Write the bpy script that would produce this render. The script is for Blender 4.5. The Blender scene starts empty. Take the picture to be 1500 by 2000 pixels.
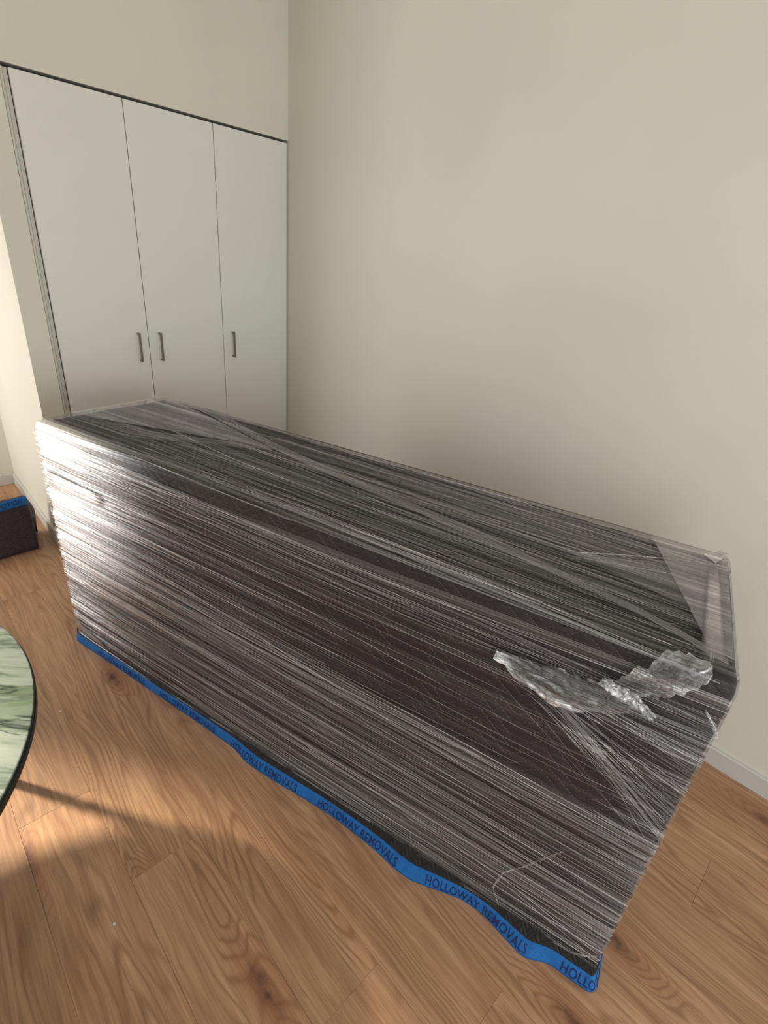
import bpy, bmesh, math, random
import numpy as np
from mathutils import Matrix, Vector

random.seed(7)
RNG = np.random.default_rng(7)
S = bpy.context.scene
COL = S.collection

# ------------------------------------------------------------------ camera
CAM_LOC = Vector((3.1332, -2.1294, 1.7564))
FW = Vector((-0.62421451, 0.65190838, -0.43054814))
RT = Vector((0.69110808, 0.71775867, 0.08480633))
UP = Vector((-0.36431562, 0.24461796, 0.89857453))
cd = bpy.data.cameras.new('camera')
cd.sensor_fit = 'HORIZONTAL'; cd.sensor_width = 36.0
cd.lens = 985.26 / 1500 * 36.0
cd.clip_start = 0.02; cd.clip_end = 60
cam = bpy.data.objects.new('camera', cd); COL.objects.link(cam)
cam.matrix_world = Matrix(((RT.x, UP.x, -FW.x, CAM_LOC.x), (RT.y, UP.y, -FW.y, CAM_LOC.y),
                           (RT.z, UP.z, -FW.z, CAM_LOC.z), (0, 0, 0, 1)))
S.camera = cam

# ------------------------------------------------------------------ world, sun, window light, added fill
w = bpy.data.worlds.new('world'); S.world = w; w.use_nodes = True
bg = w.node_tree.nodes['Background']
bg.inputs[0].default_value = (0.72, 0.82, 1.0, 1); bg.inputs[1].default_value = 1.0

def lamp(name, kind, energy, color, **kw):
    d = bpy.data.lights.new(name, kind); d.energy = energy; d.color = color
    for k, v in kw.items(): setattr(d, k, v)
    o = bpy.data.objects.new(name, d); COL.objects.link(o); return o

SUN_EL = math.radians(42)
sun = lamp('sun', 'SUN', 7.0, (1.0, 0.84, 0.62), angle=math.radians(4.5))
sd = Vector((0.848 * math.cos(SUN_EL), 0.530 * math.cos(SUN_EL), -math.sin(SUN_EL)))
sun.rotation_euler = sd.to_track_quat('-Z', 'Y').to_euler()

def window_light(name, x0, x1, z0, z1, energy, color):
    o = lamp(name, 'AREA', energy, color, shape='RECTANGLE', size=x1 - x0, size_y=z1 - z0)
    o.location = ((x0 + x1) / 2, -3.57, (z0 + z1) / 2)
    o.rotation_euler = (math.radians(90), 0, 0)     # shines towards +y
    return o
window_light('daylight_left', -1.40, -0.20, 0.15, 2.75, 44, (1.0, 0.96, 0.89))
window_light('daylight_right', 3.9, 5.2, 0.9, 2.6, 28, (0.90, 0.96, 1.0))
end = lamp('fill_end', 'AREA', 100, (0.92, 0.97, 1.0), shape='RECTANGLE', size=2.3, size_y=1.9)  # added fill before the closed right wall, brightens doors and walls
end.location = (6.95, -1.9, 1.45); end.rotation_euler = (math.radians(90), 0, math.radians(90))

vs = S.view_settings
vs.view_transform = 'Standard'; vs.look = 'None'; vs.gamma = 1; vs.use_curve_mapping = False
vs.exposure = 0.0
S.cycles.use_denoising = True
S.cycles.max_bounces = 8
S.cycles.transparent_max_bounces = 24
S.cycles.diffuse_bounces = 4
S.cycles.sample_clamp_indirect = 6

# ------------------------------------------------------------------ helpers
def tag(o, label=None, cat=None, group=None, kind=None):
    if label: o['label'] = label
    if cat: o['category'] = cat
    if group: o['group'] = group
    if kind: o['kind'] = kind
    return o

def empty(name, loc):
    o = bpy.data.objects.new(name, None); COL.objects.link(o); o.location = loc
    o.empty_display_size = 0.1
    return o

def link(name, me, mat, parent=None, smooth=False):
    if mat: me.materials.append(mat)
    o = bpy.data.objects.new(name, me); COL.objects.link(o)
    if parent:
        o.parent = parent
        off = Vector(parent.location)
        pp = parent.parent
        while pp: off += Vector(pp.location); pp = pp.parent
        o.matrix_parent_inverse = Matrix.Identity(4)
        me.transform(Matrix.Translation(-off))
    if smooth:
        me.polygons.foreach_set('use_smooth', [True] * len(me.polygons))
    return o

def py_mesh(name, V, F, uv=None):
    me = bpy.data.meshes.new(name)
    me.from_pydata([tuple(map(float, v)) for v in V], [], F)
    me.update()
    if uv is not None:
        l = me.uv_layers.new(name='UVMap')
        idx = np.empty(len(me.loops), dtype=np.int32); me.loops.foreach_get('vertex_index', idx)
        l.data.foreach_set('uv', np.asarray(uv, dtype=np.float32)[idx].ravel())
    return me

def grid_mesh(name, P, UV=None, closed_v=False):
    """P: (n, m, 3)"""
    n, m = P.shape[:2]
    i, j = np.meshgrid(np.arange(n - 1), np.arange(m if closed_v else m - 1), indexing='ij')
    j2 = (j + 1) % m
    q = np.stack([i * m + j, (i + 1) * m + j, (i + 1) * m + j2, i * m + j2], -1).reshape(-1, 4)
    me = bpy.data.meshes.new(name)
    me.vertices.add(n * m); me.vertices.foreach_set('co', P.reshape(-1).astype(np.float32))
    me.loops.add(q.size); me.loops.foreach_set('vertex_index', q.ravel().astype(np.int32))
    me.polygons.add(len(q)); me.polygons.foreach_set('loop_start', (np.arange(len(q)) * 4).astype(np.int32))
    me.polygons.foreach_set('loop_total', np.full(len(q), 4, dtype=np.int32))
    me.update(calc_edges=True)
    if UV is not None:
        l = me.uv_layers.new(name='UVMap')
        l.data.foreach_set('uv', UV.reshape(-1, 2)[q.ravel()].astype(np.float32).ravel())
    return me

def set_attr(me, name, arr):
    a = me.attributes.new(name, 'FLOAT', 'POINT'); a.data.foreach_set('value', arr.astype(np.float32).ravel())

def box_bm(bm, a, b, bev=0.0, seg=1):
    r = bmesh.ops.create_cube(bm, size=1)
    vs_ = r['verts']
    for v in vs_:
        for k in range(3): v.co[k] = a[k] if v.co[k] < 0 else b[k]
    if bev:
        es = list({e for v in vs_ for e in v.link_edges})
        bmesh.ops.bevel(bm, geom=es, offset=bev, segments=seg, profile=0.5, affect='EDGES')

def bm_obj(name, bm, mat, parent=None, smooth=False):
    bmesh.ops.recalc_face_normals(bm, faces=bm.faces)
    me = bpy.data.meshes.new(name); bm.to_mesh(me); bm.free()
    return link(name, me, mat, parent, smooth)

def boxes(name, lst, mat, parent=None, bev=0.0, seg=1):
    bm = bmesh.new()
    for a, b in lst: box_bm(bm, a, b, bev, seg)
    return bm_obj(name, bm, mat, parent)

def vnoise(x, y, seed=0):
    """smooth value noise on arrays"""
    x = np.asarray(x, float); y = np.asarray(y, float)
    xi = np.floor(x).astype(np.int64); yi = np.floor(y).astype(np.int64)
    fx = x - xi; fy = y - yi
    fx = fx * fx * (3 - 2 * fx); fy = fy * fy * (3 - 2 * fy)
    def h(a, b):
        n = (a * 374761393 + b * 668265263 + seed * 1442695041) & 0xFFFFFFFF
        n = ((n ^ (n >> 13)) * 1274126177) & 0xFFFFFFFF
        return ((n ^ (n >> 16)) & 0xFFFF) / 65535.0
    a = h(xi, yi); b = h(xi + 1, yi); c = h(xi, yi + 1); d = h(xi + 1, yi + 1)
    return (a * (1 - fx) + b * fx) * (1 - fy) + (c * (1 - fx) + d * fx) * fy

def sstep(x, a, b):
    t = np.clip((np.asarray(x, float) - a) / (b - a), 0, 1); return t * t * (3 - 2 * t)

# node helper
class NT:
    def __init__(self, name):
        self.m = bpy.data.materials.new(name); self.m.use_nodes = True
        self.t = self.m.node_tree; self.t.nodes.clear()
        self.out = self.n('ShaderNodeOutputMaterial')
    def n(self, typ, ins=None, **kw):
        nd = self.t.nodes.new(typ)
        for k, v in kw.items(): setattr(nd, k, v)
        for k, v in (ins or {}).items(): self.set(nd, k, v)
        return nd
    def set(self, nd, k, v):
        s = nd.inputs[k]
        if isinstance(v, bpy.types.NodeSocket): self.t.links.new(v, s)
        elif isinstance(v, bpy.types.Node): self.t.links.new(v.outputs[0], s)
        else: s.default_value = v
    def math(self, op, a, b=None, c=None, clamp=False):
        nd = self.n('ShaderNodeMath', operation=op, use_clamp=clamp)
        self.set(nd, 0, a)
        if b is not None: self.set(nd, 1, b)
        if c is not None: self.set(nd, 2, c)
        return nd.outputs[0]
    def map(self, v, scale=(1, 1, 1), loc=(0, 0, 0), rot=(0, 0, 0)):
        return self.n('ShaderNodeMapping', {0: v, 'Scale': scale, 'Location': loc, 'Rotation': rot}).outputs[0]
    def noise(self, v, scale=1.0, detail=2.0, rough=0.5, dist=0.0):
        return self.n('ShaderNodeTexNoise', {'Vector': v, 'Scale': scale, 'Detail': detail, 'Roughness': rough, 'Distortion': dist}).outputs[0]
    def ramp(self, f, stops, interp='LINEAR'):
        nd = self.n('ShaderNodeValToRGB', {0: f}); cr = nd.color_ramp; cr.interpolation = interp
        while len(cr.elements) < len(stops): cr.elements.new(0.5)
        for e, (p, c) in zip(cr.elements, stops):
            e.position = p; e.color = (c[0], c[1], c[2], 1) if isinstance(c, (tuple, list)) else (c, c, c, 1)
        return nd.outputs[0]
    def mix(self, f, a, b, blend='MIX'):
        nd = self.n('ShaderNodeMix', data_type='RGBA', blend_type=blend)
        self.set(nd, 0, f); self.set(nd, 6, a); self.set(nd, 7, b); return nd.outputs[2]
    def maprange(self, v, a, b, c=0.0, d=1.0):
        return self.n('ShaderNodeMapRange', {0: v, 1: a, 2: b, 3: c, 4: d}).outputs[0]
    def bump(self, h, strength=0.3, distance=0.01, normal=None):
        ins = {'Height': h, 'Strength': strength, 'Distance': distance}
        if normal is not None: ins['Normal'] = normal
        return self.n('ShaderNodeBump', ins).outputs[0]
    def principled(self, **ins):
        nd = self.n('ShaderNodeBsdfPrincipled')
        for k, v in ins.items(): self.set(nd, k.replace('_', ' '), v)
        return nd
    def done(self, sh):
        self.t.links.new(sh.outputs[0] if isinstance(sh, bpy.types.Node) else sh, self.out.inputs[0]); return self.m

def rgb(r, g, b):   # sRGB 0..255 -> linear
    f = lambda c: (c / 255 / 12.92) if c / 255 <= 0.04045 else ((c / 255 + 0.055) / 1.055) ** 2.4
    return (f(r), f(g), f(b), 1)

# ------------------------------------------------------------------ materials
def mat_paint(name, col, rough=0.6, bump=0.06, blotch=0.03):
    t = NT(name); tc = t.n('ShaderNodeTexCoord').outputs['Object']
    n1 = t.noise(tc, 1.3, 3); n2 = t.noise(tc, 220, 2)
    c2 = tuple(c * (1 - blotch * 2) for c in col[:3]) + (1,)
    c = t.mix(t.maprange(n1, 0.35, 0.65), c2, col)
    nb = t.bump(n2, bump, 0.002, t.bump(t.noise(tc, 2.2, 3, 0.55), 0.12, 0.02))
    return t.done(t.principled(Base_Color=c, Roughness=rough, Normal=nb))
M_WALL = mat_paint('wall_paint', rgb(220, 216, 203), 0.55)
M_CEIL = mat_paint('ceiling_paint', rgb(228, 226, 220), 0.8)
M_TRIM = mat_paint('trim_paint', rgb(202, 200, 194), 0.35, 0.02)
M_DOOR = mat_paint('door_laminate', rgb(224, 224, 218), 0.38, 0.015, 0.01)
M_FILLER = mat_paint('filler_laminate', rgb(196, 194, 182), 0.4, 0.02)
M_VOID = mat_paint('carcass_dark', rgb(30, 27, 24), 0.8)

def mat_simple(name, col, rough=0.5, metal=0.0):
    t = NT(name); tc = t.n('ShaderNodeTexCoord').outputs['Object']
    n = t.noise(tc, 40, 3)
    c = t.mix(t.maprange(n, 0.3, 0.7, 0, 0.25), col, tuple(x * 0.7 for x in col[:3]) + (1,))
    return t.done(t.principled(Base_Color=c, Roughness=rough, Metallic=metal))
M_METAL = mat_simple('brushed_nickel', rgb(120, 112, 100), 0.38, 0.9)
M_RED = mat_simple('dark_red_wood', rgb(60, 14, 12), 0.4)
M_WHITE = mat_simple('white_plastic', rgb(220, 220, 220), 0.4)
M_FRAME = mat_simple('window_frame', rgb(60, 60, 62), 0.4)
M_STEEL = mat_simple('dark_table_metal', rgb(28, 28, 28), 0.4, 0.6)

def mat_oak():
    t = NT('oak_plank'); tc = t.n('ShaderNodeTexCoord').outputs['Object']
    rnd = t.n('ShaderNodeObjectInfo').outputs['Random']
    off = t.n('ShaderNodeCombineXYZ', {0: t.math('MULTIPLY', rnd, 37.0), 1: t.math('MULTIPLY', rnd, 91.0), 2: t.math('MULTIPLY', rnd, 13.0)}).outputs[0]
    p = t.n('ShaderNodeVectorMath', {0: tc, 1: off}, operation='ADD').outputs[0]
    # wavy distortion of coordinates
    wob = t.n('ShaderNodeTexNoise', {'Vector': t.map(p, (1.6, 5, 1)), 'Scale': 1.6, 'Detail': 3.0})
    wv = t.n('ShaderNodeVectorMath', {0: wob.outputs['Color'], 1: (0.5, 0.5, 0.5)}, operation='SUBTRACT').outputs[0]
    wv = t.n('ShaderNodeVectorMath', {0: wv, 1: (0.10, 0.045, 0.0)}, operation='MULTIPLY').outputs[0]
    q = t.n('ShaderNodeVectorMath', {0: p, 1: wv}, operation='ADD').outputs[0]
    # knots
    vo = t.n('ShaderNodeTexVoronoi', {'Vector': t.map(q, (1.5, 4.6, 1)), 'Scale': 1.05, 'Randomness': 1.0}, voronoi_dimensions='2D')
    kd = vo.outputs['Distance']
    knot = t.maprange(kd, 0.02, 0.15, 1.0, 0.0)
    khalo = t.maprange(kd, 0.05, 0.33, 1.0, 0.0)
    pick = t.math('GREATER_THAN', t.n('ShaderNodeSeparateColor', {0: vo.outputs['Color']}).outputs[0], 0.66)
    knot = t.math('MULTIPLY', knot, pick); khalo = t.math('MULTIPLY', khalo, pick)
    # contours of a smooth stretched field -> cathedral figure
    f = t.noise(t.map(q, (0.75, 7.0, 1)), 1.0, 1.2, 0.4)
    f2 = t.math('ADD', f, t.math('MULTIPLY', khalo, 0.22))
    ring = t.math('SINE', t.math('MULTIPLY', f2, 135.0))
    ring = t.math('POWER', t.math('MULTIPLY_ADD', ring, 0.5, 0.5), 3.0)
    # figure only strong in places
    amt = t.maprange(t.noise(t.map(p, (1.0, 5.0, 1)), 1.5, 2), 0.42, 0.60, 0.08, 0.85)
    ring = t.math('MULTIPLY', ring, amt)
    fib = t.noise(t.map(q, (5, 170, 1)), 1.0, 4, 0.65)
    fib2 = t.noise(t.map(q, (2.0, 38, 1)), 1.0, 3, 0.6)
    pores = t.maprange(t.noise(t.map(q, (14, 420, 1)), 1.0, 2, 0.5), 0.62, 0.74)
    base = t.mix(t.maprange(fib2, 0.3, 0.72), rgb(200, 158, 122), rgb(163, 121, 89))
    base = t.mix(t.maprange(fib, 0.38, 0.72, 0, 0.55), base, rgb(132, 92, 60))
    base = t.mix(t.math('MULTIPLY', ring, 0.65), base, rgb(118, 80, 50))
    base = t.mix(t.math('MULTIPLY', khalo, 0.55), base, rgb(150, 92, 60))
    base = t.mix(t.math('MULTIPLY', knot, t.maprange(t.noise(q, 30, 3), 0.3, 0.6, 0.25, 0.9)), base, rgb(66, 38, 24))
    base = t.mix(t.math('MULTIPLY', pores, 0.28), base, rgb(90, 56, 36))
    # faint dark mineral smudges and per plank tone
    sm = t.maprange(t.noise(t.map(p, (2.0, 6, 1)), 1.2, 3, 0.6), 0.60, 0.78, 0, 0.35)
    base = t.mix(sm, base, rgb(120, 78, 52))
    tone = t.maprange(rnd, 0, 1, 0.90, 1.06)
    hsv = t.n('ShaderNodeHueSaturation', {'Color': base, 'Value': tone, 'Saturation': 1.0})
    h = t.math('SUBTRACT', t.math('MULTIPLY', fib, 0.5), t.math('ADD', t.math('MULTIPLY', ring, 0.35), t.math('MULTIPLY', pores, 0.4)))
    nb = t.bump(h, 0.35, 0.0012)
    return t.done(t.principled(Base_Color=hsv.outputs[0], Roughness=t.maprange(fib2, 0.2, 0.8, 0.42, 0.56), Normal=nb))
M_OAK = mat_oak()
M_SUB = mat_simple('sub_floor', rgb(60, 38, 24), 0.9)

# quilt constants (metres on the cloth)
ZIG_SP, ZIG_PER, ZIG_AMP = 0.034, 0.185, 0.072
def zig(u):
    a = (np.asarray(u) / ZIG_PER) % 1.0
    return ZIG_AMP * (1 - np.abs(2 * a - 1))

def mat_blanket(name, col, stitch=True, sp=ZIG_SP, per=ZIG_PER, amp=ZIG_AMP):
    t = NT(name); uv = t.n('ShaderNodeUVMap').outputs[0]
    s = t.n('ShaderNodeSeparateXYZ', {0: uv}); u, v = s.outputs[0], s.outputs[1]
    tri = t.math('PINGPONG', t.math('DIVIDE', u, per / 2), 1.0)
    z = t.math('MULTIPLY', tri, amp)
    g = t.math('DIVIDE', t.math('SUBTRACT', v, z), sp)
    fr = t.math('FRACT', t.math('ADD', g, 100.0))
    puff = t.math('POWER', t.math('ABSOLUTE', t.math('SINE', t.math('MULTIPLY', fr, math.pi))), 0.55)
    puck = t.noise(t.map(uv, (40, 55, 1)), 1.0, 3, 0.6)
    puff = t.math('ADD', puff, t.math('MULTIPLY', puck, 0.7))
    wv = t.noise(t.map(uv, (900, 900, 1)), 1.0, 2)
    big = t.noise(t.map(uv, (5, 22, 1)), 1.0, 4, 0.55)
    nb = t.bump(big, 0.6, 0.02, t.bump(puff, 0.6, 0.005, t.bump(wv, 0.3, 0.0006)))
    c = t.mix(t.maprange(big, 0.3, 0.7), tuple(x * 0.75 for x in col[:3]) + (1,), col)
    return t.done(t.principled(Base_Color=c, Roughness=0.72, Normal=nb, Sheen_Weight=0.04, Sheen_Roughness=0.5))
M_BLANKET = mat_blanket('quilted_blanket', rgb(46, 37, 37))
M_BAG = mat_blanket('dark_quilt', rgb(56, 47, 53), sp=0.016, per=0.09, amp=0.03)
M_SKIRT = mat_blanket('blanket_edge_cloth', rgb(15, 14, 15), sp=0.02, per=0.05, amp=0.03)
M_THREAD = mat_simple('pale_thread', rgb(140, 130, 126), 0.6)

def mat_hem():
    t = NT('blue_hem_tape'); tc = t.n('ShaderNodeTexCoord').outputs['Object']
    n = t.noise(tc, 420, 3, 0.6); n2 = t.noise(tc, 60, 3)
    c = t.mix(t.maprange(n, 0.3, 0.7), rgb(2, 78, 146), rgb(12, 112, 186))
    c = t.mix(t.maprange(n2, 0.45, 0.75, 0, 0.4), c, rgb(2, 66, 130))
    return t.done(t.principled(Base_Color=c, Roughness=0.8, Normal=t.bump(n, 0.6, 0.0015, t.bump(n2, 0.5, 0.004))))
M_HEM = mat_hem()
M_INK = mat_simple('navy_print', rgb(14, 34, 92), 0.8)

def mat_film(name, streak=1.0, dens_gain=1.0, gloss=0.3, rough=0.14, bump=0.7, crumple=0.0, tint=(0.80, 0.77, 0.76, 1), base=0.05):
    t = NT(name); uv = t.n('ShaderNodeUVMap').outputs[0]
    at = t.n('ShaderNodeAttribute', attribute_name='layers').outputs['Fac']
    hl = t.n('ShaderNodeAttribute', attribute_name='highlight_gain').outputs['Fac']  # local gloss boost that paints in the highlight at the left end
    # slow tilt of the pull lines
    s = t.n('ShaderNodeSeparateXYZ', {0: uv})
    wob = t.noise(t.map(uv, (0.45, 1.6, 1)), 1.0, 1)
    v2 = t.math('ADD', s.outputs[1], t.math('MULTIPLY', t.math('SUBTRACT', wob, 0.5), 0.10))
    p = t.n('ShaderNodeCombineXYZ', {0: s.outputs[0], 1: v2}).outputs[0]
    a = t.noise(t.map(p, (0.13, 75, 1)), 1.0, 3, 0.6)
    b = t.noise(t.map(p, (0.28, 260, 1), (3.1, 7.7, 0)), 1.0, 2, 0.6)
    c = t.noise(t.map(p, (0.12, 24, 1), (9.1, 1.7, 0)), 1.0, 2, 0.5)
    st = t.math('ADD', t.math('MULTIPLY', a, 0.40), t.math('ADD', t.math('MULTIPLY', b, 0.22), t.math('MULTIPLY', c, 0.38)))
    sh = t.maprange(st, 0.45, 0.62, 0.0, 1.0)
    sh = t.math('POWER', sh, 2.2)
    fine = t.maprange(b, 0.58, 0.72)
    dens = t.math('MULTIPLY', at, t.math('ADD', base, t.math('ADD', t.math('MULTIPLY', sh, 1.6 * streak), t.math('MULTIPLY', fine, 0.8 * streak))))
    if crumple:
        cr = t.n('ShaderNodeTexVoronoi', {'Vector': t.map(uv, (120, 150, 1)), 'Scale': 1.0}, feature='DISTANCE_TO_EDGE').outputs[0]
        crn = t.noise(t.map(uv, (60, 90, 1)), 1.0, 4, 0.7, 1.5)
        dens = t.math('MULTIPLY', dens, t.maprange(crn, 0.35, 0.65, 0.5, 1.5))
        st = t.math('ADD', st, t.math('ADD', t.math('MULTIPLY', cr, crumple), t.math('MULTIPLY', crn, crumple)))
    dens = t.math('MULTIPLY', dens, dens_gain, clamp=True)
    hgt = t.math('ADD', t.math('MULTIPLY', a, 1.0), t.math('ADD', t.math('MULTIPLY', b, 0.32), t.math('MULTIPLY', c, 1.6)))
    if crumple: hgt = t.math('ADD', hgt, t.math('MULTIPLY', st, 2.0))
    nb = t.bump(hgt, bump, 0.010)
    dif = t.n('ShaderNodeBsdfDiffuse', {'Color': tint, 'Normal': nb})
    tr = t.n('ShaderNodeBsdfTransparent', {'Color': (0.93, 0.93, 0.94, 1)})
    body = t.n('ShaderNodeMixShader', {0: dens, 1: tr.outputs[0], 2: dif.outputs[0]})
    gl = t.n('ShaderNodeBsdfGlossy', {'Color': (1, 1, 1, 1), 'Roughness': rough, 'Normal': nb})
    fr = t.n('ShaderNodeFresnel', {'IOR': 1.5, 'Normal': nb}).outputs[0]
    gf = t.math('MULTIPLY', t.math('MULTIPLY', fr, t.math('ADD', 0.35, t.math('MULTIPLY', sh, 1.5))), t.math('ADD', gloss, t.math('ADD', t.math('MULTIPLY', at, 2.2), t.math('MULTIPLY', hl, 13.0))), clamp=True)
    m = t.n('ShaderNodeMixShader', {0: gf, 1: body.outputs[0], 2: gl.outputs[0]})
    return t.done(m)
M_FILM = mat_film('stretch_film', dens_gain=0.46, gloss=0.15, rough=0.12, bump=0.8)
M_ROPE = mat_film('film_rope', base=0.35, streak=0.6, dens_gain=0.9, gloss=0.5, rough=0.2, bump=0.3)
M_FLAP = mat_film('film_flap', base=0.40, streak=0.55, dens_gain=.8, gloss=0.3, rough=0.25, bump=0.35)
M_CRUMPLE = mat_film('crumpled_film', base=0.30, streak=0.7, dens_gain=1.25, gloss=1.8, rough=0.14, bump=0.3, crumple=0.2, tint=(0.85, 0.86, 0.87, 1))

def mat_marble():
    t = NT('green_marble'); tc = t.n('ShaderNodeTexCoord').outputs['Object']
    r = t.map(tc, rot=(0, 0, math.radians(-50)))
    wv = t.n('ShaderNodeTexNoise', {'Vector': t.map(r, (1.5, 3, 1)), 'Scale': 2.0, 'Detail': 4.0}).outputs['Color']
    wv = t.n('ShaderNodeVectorMath', {0: wv, 1: (0.10, 0.07, 0)}, operation='MULTIPLY').outputs[0]
    q = t.n('ShaderNodeVectorMath', {0: r, 1: wv}, operation='ADD').outputs[0]
    a = t.noise(t.map(q, (2.2, 17, 1)), 1.0, 6, 0.62, 0.3)
    b = t.noise(t.map(q, (4, 40, 1), (5, 2, 0)), 1.0, 5, 0.65, 0.5)
    g = t.noise(t.map(q, (0.8, 3.0, 1)), 1.0, 2)
    base = t.mix(t.maprange(g, 0.38, 0.6), rgb(176, 190, 186), rgb(128, 152, 112))
    base = t.mix(t.maprange(a, 0.35, 0.7), base, rgb(204, 214, 206))
    vein = t.math('ABSOLUTE', t.math('SUBTRACT', a, 0.47))
    base = t.mix(t.maprange(vein, 0.0, 0.07, 0.6, 0.0), base, rgb(62, 86, 64))
    base = t.mix(t.maprange(b, 0.6, 0.78, 0, 0.7), base, rgb(118, 138, 112))
    dv = t.math('ABSOLUTE', t.math('SUBTRACT', t.noise(t.map(q, (0.9, 6, 1), (2, 8, 0)), 1.0, 4, 0.6, 0.6), 0.52))
    base = t.mix(t.maprange(dv, 0.0, 0.018, 0.9, 0.0), base, rgb(38, 54, 44))
    return t.done(t.principled(Base_Color=base, Roughness=0.16))
M_MARBLE = mat_marble()
M_EDGE = mat_simple('table_edge_dark_green', rgb(26, 36, 28), 0.2)

# ------------------------------------------------------------------ setting
CEIL = 3.6; XW = -1.45; XE = 7.0; YF = -3.6; NIB = -1.556
floor = boxes('floor', [((XW - .1, YF - .1, -0.08), (XE + .1, 0.1, -0.0125))], M_SUB); tag(floor, kind='structure')
ROW_W = 0.2137
joints = {-3: 1.645, -2: 2.04, -1: 2.697, 0: 2.97}
PL = 1.82; npl = 0
rr = random.Random(21)
for n in range(-10, 8):
    y0 = -1.525 + (n) * ROW_W; y1 = y0 + ROW_W
    y0c, y1c = max(y0, YF), min(y1, 0.0)
    if y1c - y0c < 0.01: continue
    j = joints.get(n, rr.uniform(0, PL))
    k0 = math.floor((XW - j) / PL)
    x = j + k0 * PL
    while x < XE:
        xa, xb = max(x, XW), min(x + PL, XE); x += PL
        if xb - xa < 0.02: continue
        if xb < 0 and y0c > NIB + .3: continue       # under the wardrobe, unseen
        g, c = 0.0002, 0.0006
        bm = bmesh.new()
        box_bm(bm, (xa + g, y0c + g, -0.012), (xb - g, y1c - g, 0.0))
        bmesh.ops.bevel(bm, geom=[e for e in bm.edges if all(abs(v.co.z) < 1e-6 for v in e.verts)], offset=c, segments=1, affect='EDGES')
        cx, cy = (xa + xb) / 2, (y0c + y1c) / 2
        bmesh.ops.translate(bm, vec=(-cx, -cy, 0), verts=bm.verts)
        o = bm_obj('plank', bm, M_OAK); o.location = (cx, cy, 0); o.parent = floor
        npl += 1

tag(boxes('wall_back', [((-1.6, 0, -0.02), (XE + .1, 0.12, CEIL))], M_WALL), kind='structure')
tag(boxes('wall_left', [((-1.45, NIB, 2.412), (0, -0.0005, CEIL)), ((-1.45, NIB, -0.01), (0, -1.452, 2.411))], M_WALL), kind='structure')
tag(boxes('wall_far_left', [((XW - .12, YF, -0.02), (XW, 0, CEIL))], M_WALL), kind='structure')
tag(boxes('wall_right', [((XE, YF, -0.02), (XE + .12, 0, CEIL))], M_WALL), kind='structure')
WA, WB = (-1.42, 0.15, 0.0, 3.42), (3.9, 5.2, 0.85, 3.0)
yb = YF - .12
tag(boxes('wall_front', [((XW - .12, yb, -.02), (WA[0], YF, CEIL)), ((WA[0], yb, WA[3]), (WA[1], YF, CEIL)),
                         ((WA[1], yb, -.02), (WB[0], YF, CEIL)), ((WB[0], yb, -.02), (WB[1], YF, WB[2])),
                         ((WB[0], yb, WB[3]), (WB[1], YF, CEIL)), ((WB[1], yb, -.02), (XE + .12, YF, CEIL))], M_WALL), kind='structure')
tag(boxes('ceiling', [((XW - .12, yb, CEIL), (XE + .12, 0.12, CEIL + .1))], M_CEIL), kind='structure')
for k, (x0, x1, z0, z1) in enumerate((WA, WB), 1):
    e = 0.001
    fr = boxes('window_%d' % k, [((x0 + e, YF - .09, z0 + e), (x0 + .04, YF - .03, z1 - e)), ((x1 - .04, YF - .09, z0 + e), (x1 - e, YF - .03, z1 - e)),
                                 ((x0 + .04, YF - .09, z0 + e), (x1 - .04, YF - .03, z0 + .04)), ((x0 + .04, YF - .09, z1 - .04), (x1 - .04, YF - .03, z1 - e))], M_FRAME)
    tag(fr, kind='structure')

sun_block = boxes('sun_block', [((-1.376, YF - .028, 0.05), (-1.08, YF - .022, 3.37))], M_CEIL, bpy.data.objects['window_1'])  # unseen panel added to keep the sun off part of the floor
def baseboard(name, x0, x1, y, h=0.084, t=0.017):
    # profile with a small eased top, runs along x, sits against y
    prof = [(0, 0.0005), (t, 0.0005), (t, h - 0.004), (t - 0.004, h), (0, h)]
    V = [(x, y - a, z) for x in (x0, x1) for a, z in prof]
    n = len(prof)
    F = [(i, (i + 1) % n, n + (i + 1) % n, n + i) for i in range(n)] + [tuple(range(n))[::-1], tuple(range(n, 2 * n))]
    o = link(name, py_mesh(name, V, F), M_TRIM); tag(o, kind='structure'); return o
baseboard('baseboard_back', 0.002, XE, -0.0005)
baseboard('baseboard_left', -1.435, 0.0, NIB - 0.0005)
o = boxes('baseboard_far_left', [((XW, -3.58, 0.0005), (XW + .013, NIB - .016, .084))], M_TRIM, bev=0.002); tag(o, kind='structure')

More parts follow.
